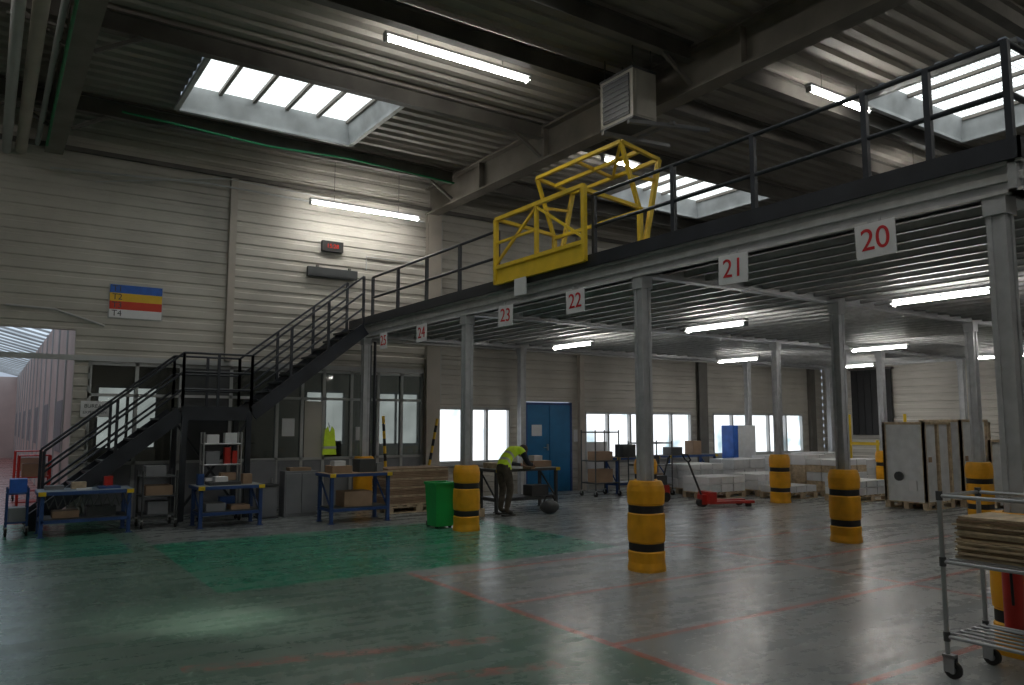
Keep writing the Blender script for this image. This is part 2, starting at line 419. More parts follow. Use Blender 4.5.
rl=B('mezzanine_railing')
def railing(b,p,q,z,posts,h=.85,k='navy'):
    p=Vector(p);q=Vector(q)
    for t in posts:
        c_=p.lerp(q,t); b.box(c_.x-.025,c_.x+.025,c_.y-.025,c_.y+.025,z-.02,z+h,k)
    for hh in (h,h*.52):
        b.cyl((p.x,p.y,z+hh),(q.x,q.y,z+hh),.024,k,8)
rx=X0+.03
fy=lambda ys,a,b: [(y-a)/(b-a) for y in ys]
railing(rl,(rx,2.6,0),(rx,7.42,0),3.68,fy((2.6,3.2,3.75,4.95,6.05,7.42),2.6,7.42))
railing(rl,(rx,9.65,0),(rx,14.2,0),3.68,[i/4 for i in range(5)])
railing(rl,(rx,2.6,0),(22.0,2.6,0),3.68,[i/12 for i in range(1,13)])
rl.done()

gt=B('yellow_pallet_gate'); gx=X0-.07; a,b_=7.5,9.55
def bar(p,q,w=.05): gt.beam(p,q,w,w,'yellow')
for y in (a,b_): bar((gx,y,3.68),(gx,y,4.66),.06)
for z in (3.70,3.93,4.66): bar((gx,a,z),(gx,b_,z),.055)
gt.box(gx-.008,gx+.008,a,b_,3.68,3.92,'yellow')
mid=(a+b_)/2
bar((gx,mid,3.95),(gx,mid,4.66)); bar((gx,b_,3.98),(gx,mid,4.62),.035); bar((gx,mid,4.30),(gx,b_,4.30),.035); bar((gx,a,3.98),(gx,mid,4.62),.035)
for y in (a+.07,b_-.07):
    bar((gx,y,4.64),(7.15,y,4.55),.05)
    bar((6.85,y,5.4),(7.18,y,4.5),.05); bar((7.55,y,5.28),(7.2,y,3.75),.06)
    bar((6.85,y,5.4),(7.55,y,5.28)); bar((7.18,y,4.55),(7.18,y,3.68),.06); bar((7.02,y,4.95),(7.5,y,4.98),.04); bar((7.0,y,3.70),(7.5,y,3.70),.06)
for pnt in ((6.85,5.4),(7.2,5.34),(7.55,5.28),(7.18,4.5)): bar((pnt[0],a+.07,pnt[1]),(pnt[0],b_-.07,pnt[1]))
bar((6.85,mid,5.4),(7.55,mid,5.28),.04); bar((6.85,a+.07,5.4),(7.55,mid,5.28),.035)
gt.box(gx-.03,gx-.01,8.75,9.03,3.44,3.68,'white')
gt.done()

for t_,y,sz,roll in (('20',3.66,.36,.03),('21',5.18,.37,-.03),('22',7.72,.37,.02),('23',9.33,.37,-.04),('24',11.95,.37,.03),('25',13.5,.30,0)):
    s=B('bay_number_sign'); sx=X0-.045; zc=3.20
    mx=Rface_mX(sx,y,zc,roll)
    s.box(-sz/2,sz/2,-.15,.15,-.004,.004,'white',mx)
    s.text(t_,.27,mx@Matrix.Translation((0,0,.006)),'red')
    s.box(-.06,-.04,.145,.2,-.003,.003,'galv',mx); s.box(.04,.06,.145,.2,-.003,.003,'galv',mx)
    s.done()

def protector(x,y):
    b=B('column_protector'); R=.185
    prof=[(.1,0,None),(R+.01,0,None),(R+.012,.03,None),(R,.10,None)]
    for zz in (.27,.69):
        prof+=[(R+.005,zz-.06,None),(R-.006,zz-.045,None),(R-.004,zz-.04,'black'),(R-.004,zz+.04,'black'),(R-.006,zz+.045,None),(R+.005,zz+.06,None),(R+.010,zz+.2,None)]
    prof+=[(R,.95,None),(R-.02,1.0,None),(.1,1.005,None)]
    b.lathe((x,y,0),prof,'bumper',32,2.8); b.done()
for x,y in ((6.33,2.75),(6.33,6.66),(6.33,10.67),(6.33,14.67),(10.15,6.66),(14.0,6.66),(14.0,10.67),(17.95,10.67),(10.15,10.67),(17.95,6.66)): protector(x,y)

# ---------------------------------------------------------------- staircase
st=B('steel_staircase'); ys0,ys1=14.3,15.15; lx0,lx1,lz=2.8,4.0,1.92; SX=.62
for y in (ys0,ys1):
    st.beam((4.0,y,lz-.1),(X0-.08,y,3.50),.05,.24,'navy'); st.beam((SX,y,.08),(lx0,y,lz-.1),.05,.24,'navy')
    st.beam((lx0,y,lz-.1),(lx1,y,lz-.1),.05,.24,'navy')
    for x in (lx0+.06,lx1-.06): st.box(x-.045,x+.045,y-.045,y+.045,0,lz-.1,'navy')
st.beam((lx0+.06,ys0,.2),(lx1-.06,ys0,1.7),.04,.04,'navy'); st.beam((lx0+.06,ys1,1.7),(lx1-.06,ys1,.2),.04,.04,'navy')
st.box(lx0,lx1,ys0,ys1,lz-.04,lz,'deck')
def treads(x0,z0,x1,z1,n):
    for i in range(1,n):
        x=x0+(x1-x0)*i/n; z=z0+(z1-z0)*i/n; st.box(x-.14,x+.12,ys0,ys1,z-.035,z,'navy')
treads(4.0,lz,X0-.05,3.64,10); treads(SX-.1,0,lx0,lz,11)
for y in (ys0,ys1):
    def srail(p,q,n):
        p=Vector(p);q=Vector(q)
        for hh in (.95,.62,.32): st.cyl(p+Vector((0,0,hh)),q+Vector((0,0,hh)),.02,'navy',8)
        for i in range(n+1):
            c_=p.lerp(q,i/n); st.box(c_.x-.022,c_.x+.022,c_.y-.022,c_.y+.022,c_.z-.1,c_.z+.95,'navy')
    srail((.82,y,.27),(lx0+.02,y,lz),2); srail((lx0+.02,y,lz),(lx1-.02,y,lz),2); srail((lx1-.02,y,lz),(X0-.12,y,3.60),3)
st.done()

def window(n,x0,x1,z0,z1,panes,k='win'):
    b=B('window_%d'%n); b.box(x0,x1,WY+.08,WY+.1,z0,z1,k)
    for q in range(panes+1):
        xx=x0+(x1-x0)*q/panes; b.box(max(x0,xx-.03),min(x1,xx+.03),WY-.02,WY+.08,z0,z1,'frame')
    b.box(x0,x1,WY-.02,WY+.08,z0,z0+.06,'frame'); b.box(x0,x1,WY-.02,WY+.08,z1-.06,z1,'frame'); b.box(x0-.04,x1+.04,WY-.08,WY,z0-.04,z0,'frame')
    b.done()
window(1,8.4,10.3,.75,2.02,3); window(2,12.6,16.4,.75,1.95,5); window(3,17.3,21.4,.75,1.95,5)
d=B('door_1')
d.box(10.77,12.18,WY+.03,WY+.08,0,2.16,'bluedoor')
for x0 in (10.82,11.5): d.box(x0,x0+.62,WY+.01,WY+.03,.06,2.08,'bluedoor')
d.box(10.77,10.82,WY,WY+.03,0,2.16,'blue'); d.box(12.13,12.18,WY,WY+.03,0,2.16,'blue'); d.box(10.77,12.18,WY,WY+.03,2.1,2.16,'blue')
d.box(11.4,11.43,WY-.03,WY+.01,1.0,1.15,'chrome'); d.cyl((11.38,WY-.03,1.07),(11.28,WY-.03,1.07),.012,'chrome',6)
d.box(10.95,11.25,WY+.002,WY+.01,1.35,1.62,'white')
d.done()
n_=B('wall_notice'); n_.box(12.22,12.34,WY-.02,WY-.004,1.2,1.5,'white'); n_.done()
n_=B('white_sign_board')
for x in (12.3,12.9): n_.cyl((x,14.95,0),(x,14.95,1.2),.018,'frame'); n_.box(x-.02,x+.02,14.75,15.15,0,.03,'frame')
n_.box(12.28,12.92,14.93,14.945,.55,1.2,'white'); n_.done()

o=B('office_partition')
o.box(1.5,8.0,WY+.02,WY+.08,0,.95,'grey')
xs=[1.5,2.25,3.0,3.9,4.8,5.3,5.75,6.35,6.95,7.5,8.0]
for x in xs: o.box(x-.03,x+.03,WY+.0,WY+.1,0,2.74,'frame')
for z in (.95,2.15,2.70): o.box(1.5,8.0,WY+.0,WY+.1,z-.025,z+.025,'frame')
o.box(5.36,5.72,WY+.02,WY+.06,.95,2.1,'office'); o.box(3.03,3.87,WY+.02,WY+.06,.97,2.7,'dgrey')
for a,b_ in zip(xs,xs[1:]): o.box(a+.03,b_-.03,WY+.045,WY+.05,.97,2.68,'glass')
for a,b_ in zip(xs[1:],xs[2:]): o.box(a+.06,b_-.06,WY+.01,WY+.02,.08,.88,'grey')
o.box(4.9,5.15,WY-.006,WY+.01,1.4,1.75,'white'); o.box(6.45,6.65,WY-.006,WY+.01,1.3,1.58,'white')
o.done()
o=B('wall_office'); o.box(1.4,10.3,19.0,19.1,0,2.9,'office'); o.box(1.34,1.42,WY+.17,19,0,2.9,'pink'); o.box(10.3,10.4,WY+.17,19,0,2.9,'office'); o.box(1.4,10.4,WY+.17,19.1,2.9,2.95,'office'); o.done()
for i,(x0,x1) in enumerate(((2.0,3.2),(6.6,7.6),(8.4,9.7))):
    b=B('window_%d'%(4+i)); b.box(x0,x1,18.97,18.99,1.1,2.45,'offwin')
    for z in (1.1,2.45): b.box(x0,x1,18.93,18.98,z-.03,z+.03,'frame')
    for x in (x0,(x0+x1)/2,x1): b.box(x-.03,x+.03,18.93,18.98,1.1,2.45,'frame')
    b.done()
b=B('office_desk'); b.box(5.9,7.6,17,17.8,.72,.75,'white')
for x in (5.95,7.5):
    for y in (17.05,17.7): b.box(x,x+.05,y,y+.05,0,.72,'dgrey')
b.box(6.4,6.9,17.3,17.35,.9,1.25,'black'); b.box(6.6,6.7,17.3,17.4,.75,.9,'black'); b.done()
b=B('filing_cabinet'); b.box(4.2,5.2,18.3,18.9,0,1.5,'office')
for z in (.4,.8,1.2): b.box(4.2,5.2,18.29,18.3,z-.01,z+.01,'dgrey'); b.box(4.6,4.8,18.27,18.3,z-.15,z-.12,'chrome')
b.done()
b=B('hanging_hi_vis_vest'); vx=5.86; vz=-.48
b.poly([(vx-.15,15.33,1.5+vz),(vx+.15,15.33,1.5+vz),(vx+.1,15.33,2.0+vz),(vx+.04,15.33,2.08+vz),(vx,15.33,1.95+vz),(vx-.04,15.33,2.08+vz),(vx-.1,15.33,2.0+vz)],'vest'); b.box(vx-.14,vx+.14,15.32,15.328,1.62+vz,1.67+vz,'silver'); b.cyl((vx,15.34,2.05+vz),(vx,15.42,2.14+vz),.008,'chrome',6); b.done()
b=B('bureau_sign'); b.box(1.38,1.82,WY-.03,WY-.002,1.76,2.04,'white'); b.text('BUREAU',.09,Rface_mY(1.60,WY-.032,1.95),'dgrey'); b.text('EXPEDITION',.065,Rface_mY(1.60,WY-.032,1.84),'dgrey'); b.done()

b=B('striped_wall_panel'); x0,x1=1.74,2.60; z0,z1=3.53,4.12; hh=(z1-z0)/4
for i,k in enumerate(('pblue','pyel','pred','white')):
    b.box(x0,x1,WY-.03,WY-.01,z1-hh*(i+1),z1-hh*i,k)
    b.text('T%d'%(i+1),.15,Rface_mY(x0+.12,WY-.032,z1-hh*(i+.5)),'dgrey')
b.box(x0-.02,x1+.02,WY-.012,WY-.005,z0-.02,z1+.02,'frame'); b.done()
b=B('digital_clock'); b.box(5.60,6.05,WY-.1,WY-.005,5.2,5.42,'black'); b.text('15:28',.12,Rface_mY(5.82,WY-.102,5.31),'led'); b.done()
b=B('wall_heater'); b.box(5.30,6.37,WY-.12,WY-.03,4.65,4.84,'dgrey'); b.box(5.34,6.33,WY-.13,WY-.12,4.68,4.72,'dgrey'); b.box(5.5,5.55,WY-.05,WY-.002,4.84,4.9,'steel'); b.box(6.2,6.25,WY-.05,WY-.002,4.84,4.9,'steel'); b.done()

w=B('wall_corridor'); w.box(1.26,1.34,WY+.17,45,0,3.9,'pink')
for y in range(17,45,2): w.box(1.23,1.26,y,y+.08,0,3.9,'frame')
for y in range(17,44,4): w.box(1.235,1.258,y+.3,y+1.8,1.1,2.1,'grey')
w.box(-3.6,1.34,45,45.1,0,3.9,'pink'); w.box(-3.7,-3.6,WY+.17,45,0,5.25,'pink'); w.done()
w=B('corridor_rooflight'); w.poly([(1.34,WY+.17,3.97),(1.34,45,3.97),(-3.6,45,5.35),(-3.6,WY+.17,5.35)],'corr')
for y in range(16,46): w.beam((1.34,y,3.94),(-3.6,y,5.32),.06,.05,'frame')
for t_ in (0,.33,.66): w.beam((1.34-4.94*t_,WY+.2,3.94+1.38*t_),(1.34-4.94*t_,45,3.94+1.38*t_),.06,.05,'frame')
w.done()
def hand_trolley(x,y):
    b=B('red_trolley')
    for yy in (y,y+.5): b.tube([(x,yy,.12),(x,yy,1.05)],.018,'redp'); b.tube([(x+.5,yy,.12),(x+.5,yy,1.05)],.018,'redp')
    for z in (.2,.65,1.05):
        b.box(x,x+.5,y,y+.5,z-.01,z+.01,'redp')
    for xx in (x,x+.5):
        for yy in (y,y+.5): b.cyl((xx-.015,yy,.06),(xx+.015,yy,.06),.06,'rubber',12)
    b.box(x+.05,x+.45,y+.05,y+.45,.66,.9,'card'); b.done()
hand_trolley(.60,17.2); hand_trolley(.62,20)

def bench(x0,x1,y0,y1,h,top='benchtop',frame='blue',edge='yellow',name='workbench',shelf=True,clutter=()):
    b=B(name)
    for x in (x0+.03,x1-.08):
        for y in (y0+.03,y1-.08): b.box(x,x+.055,y,y+.055,0,h-.05,frame); b.box(x-.02,x+.075,y-.02,y+.075,0,.012,frame)
    b.box(x0,x1,y0,y1,h-.05,h,top)
    b.box(x0-.012,x1+.012,y0-.015,y0,h-.055,h-.005,frame); b.box(x0-.012,x0,y0,y1,h-.055,h-.005,frame); b.box(x1,x1+.012,y0,y1,h-.055,h-.005,frame)
    for x in (x0,x1-.1): b.box(x,x+.1,y0-.02,y0-.014,h-.06,h,edge)
    b.beam((x0+.05,y0+.05,.22),(x1-.05,y0+.05,.22),.04,.05,frame); b.beam((x0+.05,y1-.05,.22),(x1-.05,y1-.05,.22),.04,.05,frame)
    for x in (x0+.055,x1-.055): b.beam((x,y0+.05,.22),(x,y1-.05,.22),.04,.05,frame); b.beam((x,y0+.05,.22),(x,y1-.05,h-.08),.025,.025,frame)
    if shelf: b.box(x0+.05,x1-.05,y0+.05,y1-.05,.245,.26,'dgrey')
    for (cx,cy,w_,d_,hh,zz,k) in clutter: b.box(x0+cx,x0+cx+w_,y0+cy,y0+cy+d_,zz,zz+hh,k)
    return b
b=bench(.72,1.98,13.3,14.0,.66,clutter=((.2,.15,.35,.3,.1,.26,'card'),(.65,.2,.4,.3,.14,.26,'dgrey'),(.1,.35,.25,.2,.06,.66,'grey'),(.8,.2,.3,.3,.03,.66,'blue'),(.45,.4,.2,.15,.1,.66,'woodl'),(.9,.45,.12,.12,.14,.69,'redp'),(.5,.15,.2,.12,.02,.66,'white')))
for i in range(10):
    x=.8+i*.115; b.tube([(x,13.28,.6),(x+.06,13.28,.42),(x+.115,13.28,.55)],.008,'dgrey',6)
b.done(.004)
b=bench(2.86,3.9,13.05,13.7,.66,top='benchgrey',clutter=((.15,.1,.3,.3,.12,.26,'grey'),(.55,.15,.3,.3,.07,.26,'card'),(.2,.15,.5,.35,.05,.66,'dgrey'),(.3,.2,.2,.2,.08,.71,'white'),(.75,.25,.15,.15,.16,.66,'card'),(.05,.3,.1,.1,.18,.66,'blue'))); b.done(.004)
b=bench(4.78,5.9,12.45,13.1,.82,top='wood',clutter=((.1,.15,.35,.35,.12,.82,'card'),(.6,.2,.3,.3,.22,.82,'dgrey'),(.3,.1,.5,.4,.25,.26,'card'),(.15,.2,.2,.2,.08,.94,'white'),(.92,.2,.12,.2,.15,.82,'grey'))); b.done(.004)
b=bench(7.95,9.45,12.35,13.0,.8,top='benchgrey',frame='dgrey',clutter=((1.0,.2,.45,.35,.12,.8,'card'),(.9,.1,.4,.3,.2,.26,'dgrey'),(.1,.3,.3,.3,.1,.8,'woodl'),(1.1,.3,.2,.2,.1,.92,'white'))); b.done(.004)
b=bench(12.4,13.8,14.0,14.5,.85,top='wood',frame='blue',clutter=((.3,.1,.4,.3,.3,.85,'dgrey'),)); b.done(.004)
b=bench(14.3,16.1,14.2,14.8,.85,top='dgrey',frame='blue',clutter=((.2,.1,.4,.3,.2,.85,'dgrey'),(1.0,.1,.3,.3,.35,.85,'card'))); b.done(.004)

b=B('green_bin'); cx,cy=6.16,11.2
lo=[(-.15,-.15),(.15,-.15),(.15,.15),(-.15,.15)]; hi=[(-.185,-.185),(.185,-.185),(.185,.185),(-.185,.185)]
b.poly([(cx+p[0],cy+p[1],.03) for p in lo],'green')
for i in range(4):
    j=(i+1)%4; b.poly([(cx+lo[i][0],cy+lo[i][1],.03),(cx+lo[j][0],cy+lo[j][1],.03),(cx+hi[j][0],cy+hi[j][1],.7),(cx+hi[i][0],cy+hi[i][1],.7)],'green')
    b.beam((cx+hi[i][0],cy+hi[i][1],.7),(cx+hi[j][0],cy+hi[j][1],.7),.04,.04,'green')
b.poly([(cx-.17,cy-.17,.62),(cx+.17,cy-.17,.62),(cx+.17,cy+.17,.62),(cx-.17,cy+.17,.62)],'dgrey')
for x in (cx-.12,cx+.12): b.cyl((x-.02,cy+.17,.05),(x+.02,cy+.17,.05),.05,'rubber',12); b.cyl((x-.02,cy-.1,.03),(x+.02,cy-.1,.03),.03,'rubber',10)
b.done()

def pallet(b,x,y,w_=1.2,d_=.8,z=0,k='woodl'):
    for i in range(3):
        yy=y+(d_-.1)*i/2; b.box(x,x+w_,yy,yy+.1,z,z+.02,k)
        for j in range(3): xx=x+(w_-.14)*j/2; b.box(xx,xx+.14,yy,yy+.1,z+.02,z+.10,k)
        b.box(x,x+w_,yy,yy+.1,z+.10,z+.12,k)
    for i in range(7): xx=x+(w_-.1)*i/6; b.box(xx,xx+.1,y,y+d_,z+.12,z+.142,k)
    return z+.142

b=B('cardboard_stack'); z=pallet(b,6.2,13.3,1.35,.75)
for i in range(22):
    j=random.uniform(-.015,.015); b.box(6.23+j,7.5+j,13.33+j,14.02+j,z,z+.026,'card' if i%5 else 'woodl'); z+=.031
b.done()
b=B('timber_block_stack'); z=pallet(b,7.0,12.0,.5,.5)
for i in range(3): b.box(7.03,7.45,12.05+.14*i,12.16+.14*i,z,z+.08,'wood')
b.done()
b=B('black_bag'); b.ball((8.75,11.75,.125),.2,'dgrey',16,10,(1,.7,.62)); b.tube([(8.62,11.75,.22),(8.68,11.75,.32),(8.82,11.75,.32),(8.88,11.75,.22)],.014,'black'); b.done()

b=B('grey_cabinet'); b.box(4.2,4.75,15.21,15.37,0,.95,'grey'); b.box(4.22,4.73,15.19,15.21,.05,.9,'grey'); b.box(4.65,4.68,15.17,15.19,.45,.6,'chrome'); b.done(.006)
b=B('grey_cabinet'); b.box(4.5,5.1,13.9,14.2,0,.8,'grey'); b.box(4.52,4.79,13.88,13.9,.05,.76,'grey'); b.box(4.81,5.08,13.88,13.9,.05,.76,'grey'); b.box(4.6,5.0,13.95,14.15,.8,.86,'card'); b.done(.006)
b=B('waste_container'); b.box(4.08,4.38,13.9,14.2,.03,.55,'grey'); b.box(4.06,4.4,13.87,14.22,.55,.59,'dgrey'); b.box(4.06,4.4,13.87,14.22,0,.03,'dgrey'); b.done(.01)

def trolley(name,x,y,w_,d_,h,shelves,k='dgrey',load=(),wheel=.06,r=.016,kw='dgrey'):
    b=B(name)
    for xx in (x,x+w_):
        for yy in (y,y+d_):
            b.cyl((xx,yy,wheel*2),(xx,yy,h),r,k,10); b.cyl((xx-.015,yy,wheel),(xx+.015,yy,wheel),wheel,'rubber',14); b.box(xx-.022,xx+.022,yy-.02,yy+.02,wheel,wheel*2+.02,'chrome')
    for z in shelves:
        for yy in (y,y+d_): b.cyl((x,yy,z),(x+w_,yy,z),r*.9,k,8)
        for xx in (x,x+w_): b.cyl((xx,y,z),(xx,y+d_,z),r*.9,k,8)
        b.box(x,x+w_,y,y+d_,z-.006,z+.006,kw)
    for (cx,cy,a,c_,hh,zz,kk) in load: b.box(x+cx,x+cx+a,y+cy,y+cy+c_,zz,zz+hh,kk)
    return b
trolley('parts_trolley',3.12,13.95,.62,.22,1.5,(.2,.6,.95,1.3),'chrome',
   ((.05,.02,.2,.15,.12,.61,'white'),(.3,.02,.25,.15,.2,.61,'card'),(.05,.02,.22,.15,.22,.96,'grey'),(.35,.02,.1,.1,.28,.96,'redp'),(.48,.02,.08,.1,.22,.96,'redp'),(.3,.02,.25,.15,.2,.21,'blue'),(.05,.02,.2,.15,.15,1.31,'white'),(.35,.02,.2,.15,.18,1.31,'wblock'))).done()
trolley('parts_trolley',2.15,13.6,.5,.5,.9,(.2,.5,.8),'dgrey',((.05,.05,.4,.4,.15,.51,'card'),(.05,.1,.3,.3,.16,.81,'grey'),(.1,.1,.3,.3,.2,.21,'grey'))).done()
trolley('blue_crate_trolley',.36,13.75,.26,.35,.7,(.2,.62),'blue',((.02,.02,.22,.3,.2,.63,'pblue'),(.02,.02,.22,.3,.2,.21,'grey'))).done()
trolley('wire_trolley',12.4,13.1,.9,.5,1.25,(.25,.7,1.2),'dgrey',((.1,.1,.6,.3,.25,.26,'card'),(.2,.1,.4,.3,.2,.71,'dgrey'))).done()
trolley('wire_trolley',11.5,13.7,.7,.5,1.5,(.3,.8,1.45),'dgrey',((.1,.1,.5,.3,.2,.81,'card'),(.1,.1,.5,.3,.3,.31,'card'))).done()

def hazard(p,q,name='hazard_striped_pole'):
    b=B(name); p=Vector(p);q=Vector(q);n=12
    for i in range(n): b.cyl(p.lerp(q,i/n),p.lerp(q,(i+1)/n),.03,'pyel' if i%2 else 'black',10)
    b.done()
hazard((7.8,14.95,0.0),(8.2,15.08,1.75)); hazard((6.82,14.6,0.0),(6.70,14.6,1.8))
b=B('dark_downpipe'); b.cyl((6.62,15.1,0),(6.62,15.1,3.35),.03,'navy',10); b.cyl((6.72,15.1,0),(6.72,15.1,3.35),.03,'navy',10); b.done()

b=B('red_pallet_jack'); x,y=12.15,10.95
mx=rot_at(x,y,0,math.radians(-20))
for yy in (-.25,.10): b.box(0,.85,yy,yy+.15,.07,.12,'redp',mx); b.box(.7,.8,yy+.04,yy+.11,0,.08,'rubber',mx)
b.box(-.12,.02,-.25,.25,.07,.30,'redp',mx); b.box(-.22,-.1,-.1,.1,.05,.24,'redp',mx)
b.cyl(mx@Vector((-.18,-.09,.08)),mx@Vector((-.18,.09,.08)),.08,'rubber',14); b.cyl(mx@Vector((-.18,0,.22)),mx@Vector((-.45,0,.88)),.02,'dgrey',8)
P=[(-.45,0,.88),(-.46,-.12,.93),(-.52,-.12,1.03),(-.52,.12,1.03),(-.46,.12,.93),(-.45,0,.88)]
b.tube([mx@Vector(p) for p in P],.016,'black'); b.done()
b=B('floor_machine'); x,y=11.75,12.1
b.box(x,x+.45,y,y+.35,.1,.35,'redp'); b.box(x+.05,x+.4,y+.02,y+.33,.35,.55,'dgrey'); b.cyl((x+.1,y-.02,.1),(x+.1,y+.37,.1),.1,'rubber'); b.cyl((x+.35,y-.02,.1),(x+.35,y+.37,.1),.1,'rubber'); b.tube([(x+.42,y+.17,.45),(x+.6,y+.17,.9),(x+.65,y+.17,.95)],.02,'black'); b.done()

def goods(name,x,y,w_,d_,rows):
    b=B(name); z=pallet(b,x,y,w_,d_)
    for (n,hh,km) in rows:
        for i in range(n):
            for j in range(2):
                e=.012; b.box(x+w_*i/n+e,x+w_*(i+1)/n-e,y+d_*j/2+e,y+d_*(j+1)/2-e,z,z+hh-.01,km)
        z+=hh
    b.done(.006)
goods('palletised_boxes',13.2,11.9,1.2,.8,((3,.18,'wblock'),(3,.16,'white')))
goods('palletised_boxes',13.7,12.95,1.2,.8,((2,.22,'white'),(3,.2,'wblock'),(3,.14,'white')))
goods('palletised_boxes',15.2,12.9,1.2,.8,((3,.2,'wblock'),(3,.2,'white'),(2,.24,'wblock')))
goods('palletised_boxes',14.7,11.8,1.2,.8,((3,.2,'wblock'),(4,.16,'white')))
goods('palletised_boxes',14.5,10.9,1.1,.7,((3,.15,'wblock'),))
goods('palletised_cartons',15.9,10.6,1.2,.8,((3,.2,'woodl'),(2,.2,'wblock'),(3,.16,'woodl'),(3,.14,'white')))
goods('palletised_cartons',16.3,11.7,1.2,.8,((2,.27,'woodl'),(2,.25,'woodl'),(2,.24,'white')))
goods('palletised_boxes',16.7,12.8,1.2,.8,((3,.25,'white'),(3,.25,'wblock'),(2,.2,'white')))
goods('palletised_boxes',15.2,9.7,1.2,.75,((3,.16,'white'),(3,.14,'wblock')))
goods('palletised_boxes',18.3,11.6,1.2,.8,((3,.2,'white'),(3,.2,'wblock'),(3,.2,'white')))
goods('palletised_boxes',18.3,12.8,1.2,.8,((3,.26,'wblock'),(3,.26,'white'),(3,.22,'wblock')))
b=B('blue_white_cabinet'); b.box(16.5,16.7,14.0,14.4,0,1.6,'pblue'); b.box(16.7,17.4,14.0,14.4,0,1.6,'wblock'); b.box(16.68,16.72,13.98,14.0,.1,1.5,'white'); b.done(.01)
def crate(x,y,w_,d_,h,dark=False):
    b=B('wrapped_panel_crate'); z=pallet(b,x,y,w_,d_)
    b.box(x+.03,x+w_-.03,y+.05,y+d_-.05,z,h,'wblock')
    for xx in (x,x+w_*.48,x+w_-.06): b.box(xx,xx+.06,y,y+.05,z,h+.02,'woodl'); b.box(xx,xx+.06,y+d_-.05,y+d_,z,h+.02,'woodl')
    for zz in (h-.02,): b.box(x,x+w_,y,y+.05,zz,zz+.05,'woodl'); b.box(x,x+w_,y+d_-.05,y+d_,zz,zz+.05,'woodl')
    b.box(x,x+.03,y,y+.06,z,h,'woodl'); b.box(x,x+.03,y+d_-.06,y+d_,z,h,'woodl'); b.box(x,x+.03,y,y+d_,h-.02,h+.03,'woodl')
    if dark: b.cyl((x-.01,y+.55,.62),(x+.035,y+.55,.62),.09,'dgrey',16); b.box(x+.0,x+.03,y+.2,y+.35,.35,.55,'white')
    b.box(x+.2,x+.32,y+.045,y+.05,.9,1.0,'card')
    b.done()
crate(15.0,8.1,1.0,.85,1.65,True); crate(16.2,8.0,1.1,.85,1.7); crate(17.5,8.6,1.2,.85,1.65); crate(16.6,7.0,1.1,.7,1.3)
b=B('yellow_guard_rail')
for y in (11.4,12.2,13.0): b.cyl((20.2,y,0),(20.2,y,1.9 if y!=12.2 else 1.2),.04,'yellow',12); b.box(20.1,20.3,y-.1,y+.1,0,.015,'yellow')
b.beam((20.2,11.4,1.1),(20.2,13.0,1.1),.06,.08,'yellow'); b.done()
b=B('dark_strip_curtain')
for i in range(6): b.box(22.38,22.42,13.0+i*.22,13.2+i*.22,1.3,3.3,'black')
b.box(22.35,22.48,12.95,14.35,3.28,3.34,'steel'); b.done()

b=B('tubular_stock_cart'); x0,x1,y0,y1=5.33,5.85,1.55,2.80; H=1.2
for xx in (x0,x1):
    for yy in (y0,y1):
        b.cyl((xx,yy,.14),(xx,yy,H),.015,'chrome',12)
        b.cyl((xx-.015,yy-.03,.055),(xx+.015,yy-.03,.055),.055,'rubber',20); b.cyl((xx-.018,yy-.03,.055),(xx+.018,yy-.03,.055),.025,'chrome',12)
        b.box(xx-.026,xx-.019,yy-.05,yy+.02,.04,.14,'chrome'); b.box(xx+.019,xx+.026,yy-.05,yy+.02,.04,.14,'chrome'); b.box(xx-.026,xx+.026,yy-.05,yy+.025,.13,.15,'chrome')
for z in (.26,.74,1.17):
    for xx in (x0,x1): b.cyl((xx,y0,z),(xx,y1,z),.013,'chrome',10)
    for yy in (y0,y1): b.cyl((x0,yy,z),(x1,yy,z),.013,'chrome',10)
for z in (.27,.75):
    for i in range(5): b.cyl((x0+.09*i+.07,y0,z),(x0+.09*i+.07,y1,z),.008,'chrome',8)
for xx in (x0,x1):
    for yy in (y0,y1):
        for z in (.26,.74,1.17): b.cyl((xx,yy,z-.03),(xx,yy,z+.03),.021,'dgrey',12)
b.done()
b=B('plywood_offcut_stack'); z=.765
while z<1.03:
    t_=random.choice((.009,.012,.015)); j=random.uniform(-.02,.02); k_=random.uniform(-.03,.02)
    b.box(x0+.05+j,x1-.05+j,y0+.05,y1-.06+k_,z,z+t_,random.choice(('wood','woodl','woodl','card'))); z+=t_+.003
b.done()
b=B('fire_extinguisher'); ex,ey=6.055,2.70
b.lathe((ex,ey,.22),[(.001,0,None),(.06,0,None),(.066,.02,None),(.066,.38,None),(.056,.43,None),(.03,.46,None),(.025,.49,None),(.001,.49,None)],'redp',20)
b.cyl((ex,ey,.70),(ex,ey,.76),.018,'black'); b.beam((ex-.06,ey,.76),(ex+.05,ey,.78),.02,.015,'black'); b.tube([(ex-.03,ey-.02,.74),(ex-.09,ey-.03,.66),(ex-.08,ey-.03,.4)],.01,'black')
b.box(ex-.01,ex+.075,ey-.03,ey+.03,.56,.59,'black'); b.box(ex-.05,ex+.075,ey-.06,ey+.06,.2,.22,'black'); b.done()

